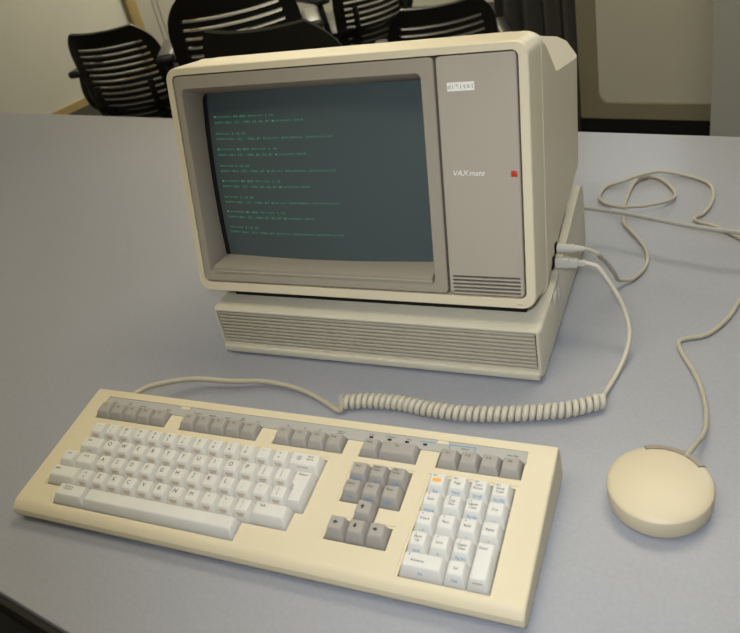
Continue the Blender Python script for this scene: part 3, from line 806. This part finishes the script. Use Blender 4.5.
# ------------------------------------------------------------------ chairs
def backrest_bm(slots=True):
    bm = bmesh.new()
    NU = 28; nslot = 13
    W = 0.215; zb, zt = 0.33, 0.80
    # v breakpoints
    vb = [0.0]; holes = []
    v = 0.06; ps = 0.80 / nslot
    for k in range(nslot):
        a = v + ps * 0.66; b = v + ps
        vb += [v + ps * .33, a, b]; holes.append((a, b)); v += ps
    vb += [0.89, 0.92, 0.95, 0.975, 0.99, 1.0]
    vb = sorted(set(round(x, 5) for x in vb))
    def pt(u, v):
        t = max(0, (v - 0.62) / 0.38); g = 0.96 + 0.04 * min(1, v / 0.5)
        g *= (1 - 0.32 * t ** 3.2)
        t2 = max(0, (0.15 - v) / 0.15); g *= 1 - 0.1 * t2 * t2
        x = W * g * u
        y = -0.250 + 0.065 * (x / W) ** 2 - 0.085 * (v - 0.25) - 0.05 * max(0, v - 0.7) ** 2 * 4 * 0.5
        z = zb + (zt - zb) * v - 0.012 * (1 - u * u) * (0.5 - 0.0)
        return (x, y, z)
    for off in (0,):
        rows = [[bm.verts.new(pt(2 * i / NU - 1, v)) for i in range(NU + 1)] for v in vb]
    for j in range(len(vb) - 1):
        vm = (vb[j] + vb[j + 1]) / 2
        hole = slots and any(a < vm < b for a, b in holes)
        for i in range(NU):
            um = 2 * (i + .5) / NU - 1
            if hole and abs(um) < 0.80: continue
            bm.faces.new((rows[j][i], rows[j][i + 1], rows[j + 1][i + 1], rows[j + 1][i]))
    bmesh.ops.recalc_face_normals(bm, faces=bm.faces)
    bmesh.ops.solidify(bm, geom=list(bm.faces), thickness=0.014)
    return bm
def make_chair(label):
    t = thing('office_chair', label, 'chair', (0, 0, FZ), (0, 0, 0), 'dark office chairs behind the table')
    obj('backrest', backrest_bm(), M['chair'], t, smooth=50)
    bm = bmesh.new()
    lp = []
    for k, (w, d, z) in enumerate(((0.21, 0.20, 0.425), (0.235, 0.225, 0.435), (0.24, 0.23, 0.455), (0.22, 0.21, 0.47))):
        lp.append([(x, y, z) for x, z0_, y in [(p[0], 0, p[2]) for p in rrect(-w, w, -d, d, 0.09, 0, 6)]])
    loft(bm, lp); obj('seat', bm, M['chair'], t, smooth=50)
    for s in (-1, 1):
        bm = bmesh.new(); tube(bm, catmull([(s * 0.19, -0.12, 0.42), (s * 0.235, -0.16, 0.45), (s * 0.250, -0.17, 0.52), (s * 0.250, -0.15, 0.59), (s * 0.250, -0.12, 0.602)], 6), 0.015, 10)
        ar = obj('arm', bm, M['chair'], t)
        bm = bmesh.new(); add_box(bm, s * 0.250 - .030, s * 0.250 + .030, -0.215, 0.045, 0.598, 0.630, bev=0.013, seg=3)
        obj('arm_pad', bm, M['chair_arm'], ar)
        bm = bmesh.new(); tube(bm, catmull([(s * 0.10, -0.05, 0.42), (s * 0.12, -0.22, 0.42), (s * 0.13, -0.262, 0.50), (s * 0.13, -0.262, 0.56)], 6), 0.014, 10)
        obj('back_support', bm, M['chair'], t)
    bm = bmesh.new(); tube(bm, [(0, 0, 0.10), (0, 0, 0.43)], 0.028, 14); obj('post', bm, M['chair_metal'], t)
    for k in range(5):
        a = 2 * math.pi * k / 5
        c, s = math.cos(a), math.sin(a)
        bm = bmesh.new(); tube(bm, [(0.0, 0.0, 0.11), (0.15 * c, 0.15 * s, 0.10), (0.29 * c, 0.29 * s, 0.075)], lambda q: 0.024 - 0.010 * q, 10)
        lg = obj('leg', bm, M['chair_metal'], t)
        bm = bmesh.new(); tube(bm, [(0.29 * c - 0.012 * s, 0.29 * s + 0.012 * c, 0.03), (0.29 * c + 0.012 * s, 0.29 * s - 0.012 * c, 0.03)], 0.03, 16)
        obj('caster', bm, M['black'], lg)
    return t
def copy_tree(o, parent=None):
    c = o.copy(); COL.objects.link(c)
    if parent is not None: c.parent = parent
    for ch in list(o.children): copy_tree(ch, c)
    return c
CH = [  # s, n, turn (degrees, 0 = facing away from the table), size, label
    (-2.78, 2.27, 22, 0.96, 'black slatted office chair standing alone by the left wall, leftmost of all'),
    (-2.14, 2.24, 40, 1.11, 'black slatted chair behind the upper left corner of the monitor'),
    (-1.50, 1.87, 10, 1.085, 'dark chair with a solid padded back just behind the monitor top, nearest of all'),
    (-2.30, 3.22, 65, 1.00, 'black slatted chair turned sideways, furthest back above the middle of the monitor'),
    (-1.42, 2.52, 31, 0.90, 'black slatted chair behind the monitor top right, beside the dark curtain'),
]
first = make_chair(CH[0][4])
for i, (s, n, tr, sz, lb) in enumerate(CH):
    c = first if i == 0 else copy_tree(first)
    if i == 2:
        pb = [q for q in c.children if q.name.startswith('backrest')][0]
        b3 = backrest_bm(False); me = bpy.data.meshes.new('padded_backrest'); b3.to_mesh(me); b3.free(); me.materials.append(M['pad'])
        for q in me.polygons: q.use_smooth = True
        me.set_sharp_from_angle(angle=math.radians(50)); pb.data = me
    c.location = sn(s, n, FZ); c.rotation_euler = (0, 0, A + math.radians(tr)); c['label'] = lb; c.scale = (sz, sz, sz)

# ------------------------------------------------------------------ lights
def area(name, loc, target, sx, sy, power, color):
    l = bpy.data.lights.new(name, 'AREA'); l.shape = 'RECTANGLE'; l.size = sx; l.size_y = sy; l.energy = power; l.color = color
    o = bpy.data.objects.new(name, l); COL.objects.link(o); o.location = loc
    d = Vector(target) - Vector(loc); o.rotation_euler = d.to_track_quat('-Z', 'Y').to_euler()
    return o
def ceil_light(name, s, n, ls, ln, power, color):
    l = bpy.data.lights.new(name, 'AREA'); l.shape = 'RECTANGLE'; l.size = ls; l.size_y = ln; l.energy = power; l.color = color
    o = bpy.data.objects.new(name, l); COL.objects.link(o); o.location = sn(s, n, CZ - 0.03); o.rotation_euler = (0, 0, A)
WARM = (1.0, 0.91, 0.66)
ceil_light('ceiling_lamp_near', -0.8, -0.1, 1.2, 0.6, 15, WARM)
ceil_light('ceiling_lamp_far', -0.2, 1.4, 1.2, 0.6, 20, WARM)
ceil_light('ceiling_lamp_left', -3.4, 4.4, 1.2, 0.6, 72, (1.0, 0.92, 0.70))
# the photographer's flash, just above the lens
l = bpy.data.lights.new('camera_flash', 'SPOT'); l.energy = 17; l.color = (0.86, 0.93, 1.0); l.shadow_soft_size = 0.025; l.spot_size = math.radians(78); l.spot_blend = 1.0
o = bpy.data.objects.new('camera_flash', l); COL.objects.link(o); o.location = (-0.02, -0.01, 0.62)
o.rotation_euler = (Vector((0.12, 0.62, 0.03)) - o.location).to_track_quat('-Z', 'Y').to_euler()
# daylight through the window
w = bpy.data.worlds.new('overcast_sky'); SC.world = w; w.use_nodes = True
w.node_tree.nodes['Background'].inputs['Color'].default_value = (0.80, 0.90, 1.0, 1)
w.node_tree.nodes['Background'].inputs['Strength'].default_value = 11.0
l = bpy.data.lights.new('window_portal', 'AREA'); l.shape = 'RECTANGLE'; l.size = wx1 - wx0; l.size_y = wz1 - wz0; l.cycles.is_portal = True
o = bpy.data.objects.new('window_portal', l); COL.objects.link(o)
o.matrix_world = Matrix.Translation(sn((wx0 + wx1) / 2, WN + 0.16, (wz0 + wz1) / 2)) @ Matrix.Rotation(A, 4, 'Z') @ Matrix.Rotation(math.radians(-90), 4, 'X')

# ------------------------------------------------------------------ camera
cam = bpy.data.cameras.new('camera'); co = bpy.data.objects.new('camera', cam); COL.objects.link(co)
Rm = ((0.9771, -0.1076, -0.1834), (0.2126, 0.4943, 0.8429), (0.0, 0.8626, -0.5058))
r, u, f = (Vector(x).normalized() for x in Rm)
co.matrix_world = Matrix(((r.x, u.x, -f.x, 0), (r.y, u.y, -f.y, 0), (r.z, u.z, -f.z, 0.5461), (0, 0, 0, 1)))
cam.sensor_fit = 'HORIZONTAL'; cam.sensor_width = 36.0; cam.lens = 755.694 / 740 * 36
cam.shift_x = -(388.018 - 370) / 740; cam.shift_y = (270.5 - 316.5) / 740
cam.clip_start = 0.02
cam.dof.use_dof = True; cam.dof.focus_distance = 0.92; cam.dof.aperture_fstop = 11
SC.camera = co
SC.view_settings.view_transform = 'Standard'; SC.view_settings.look = 'None'
SC.view_settings.gamma = 1.0; SC.view_settings.use_curve_mapping = False
SC.view_settings.exposure = 0.0
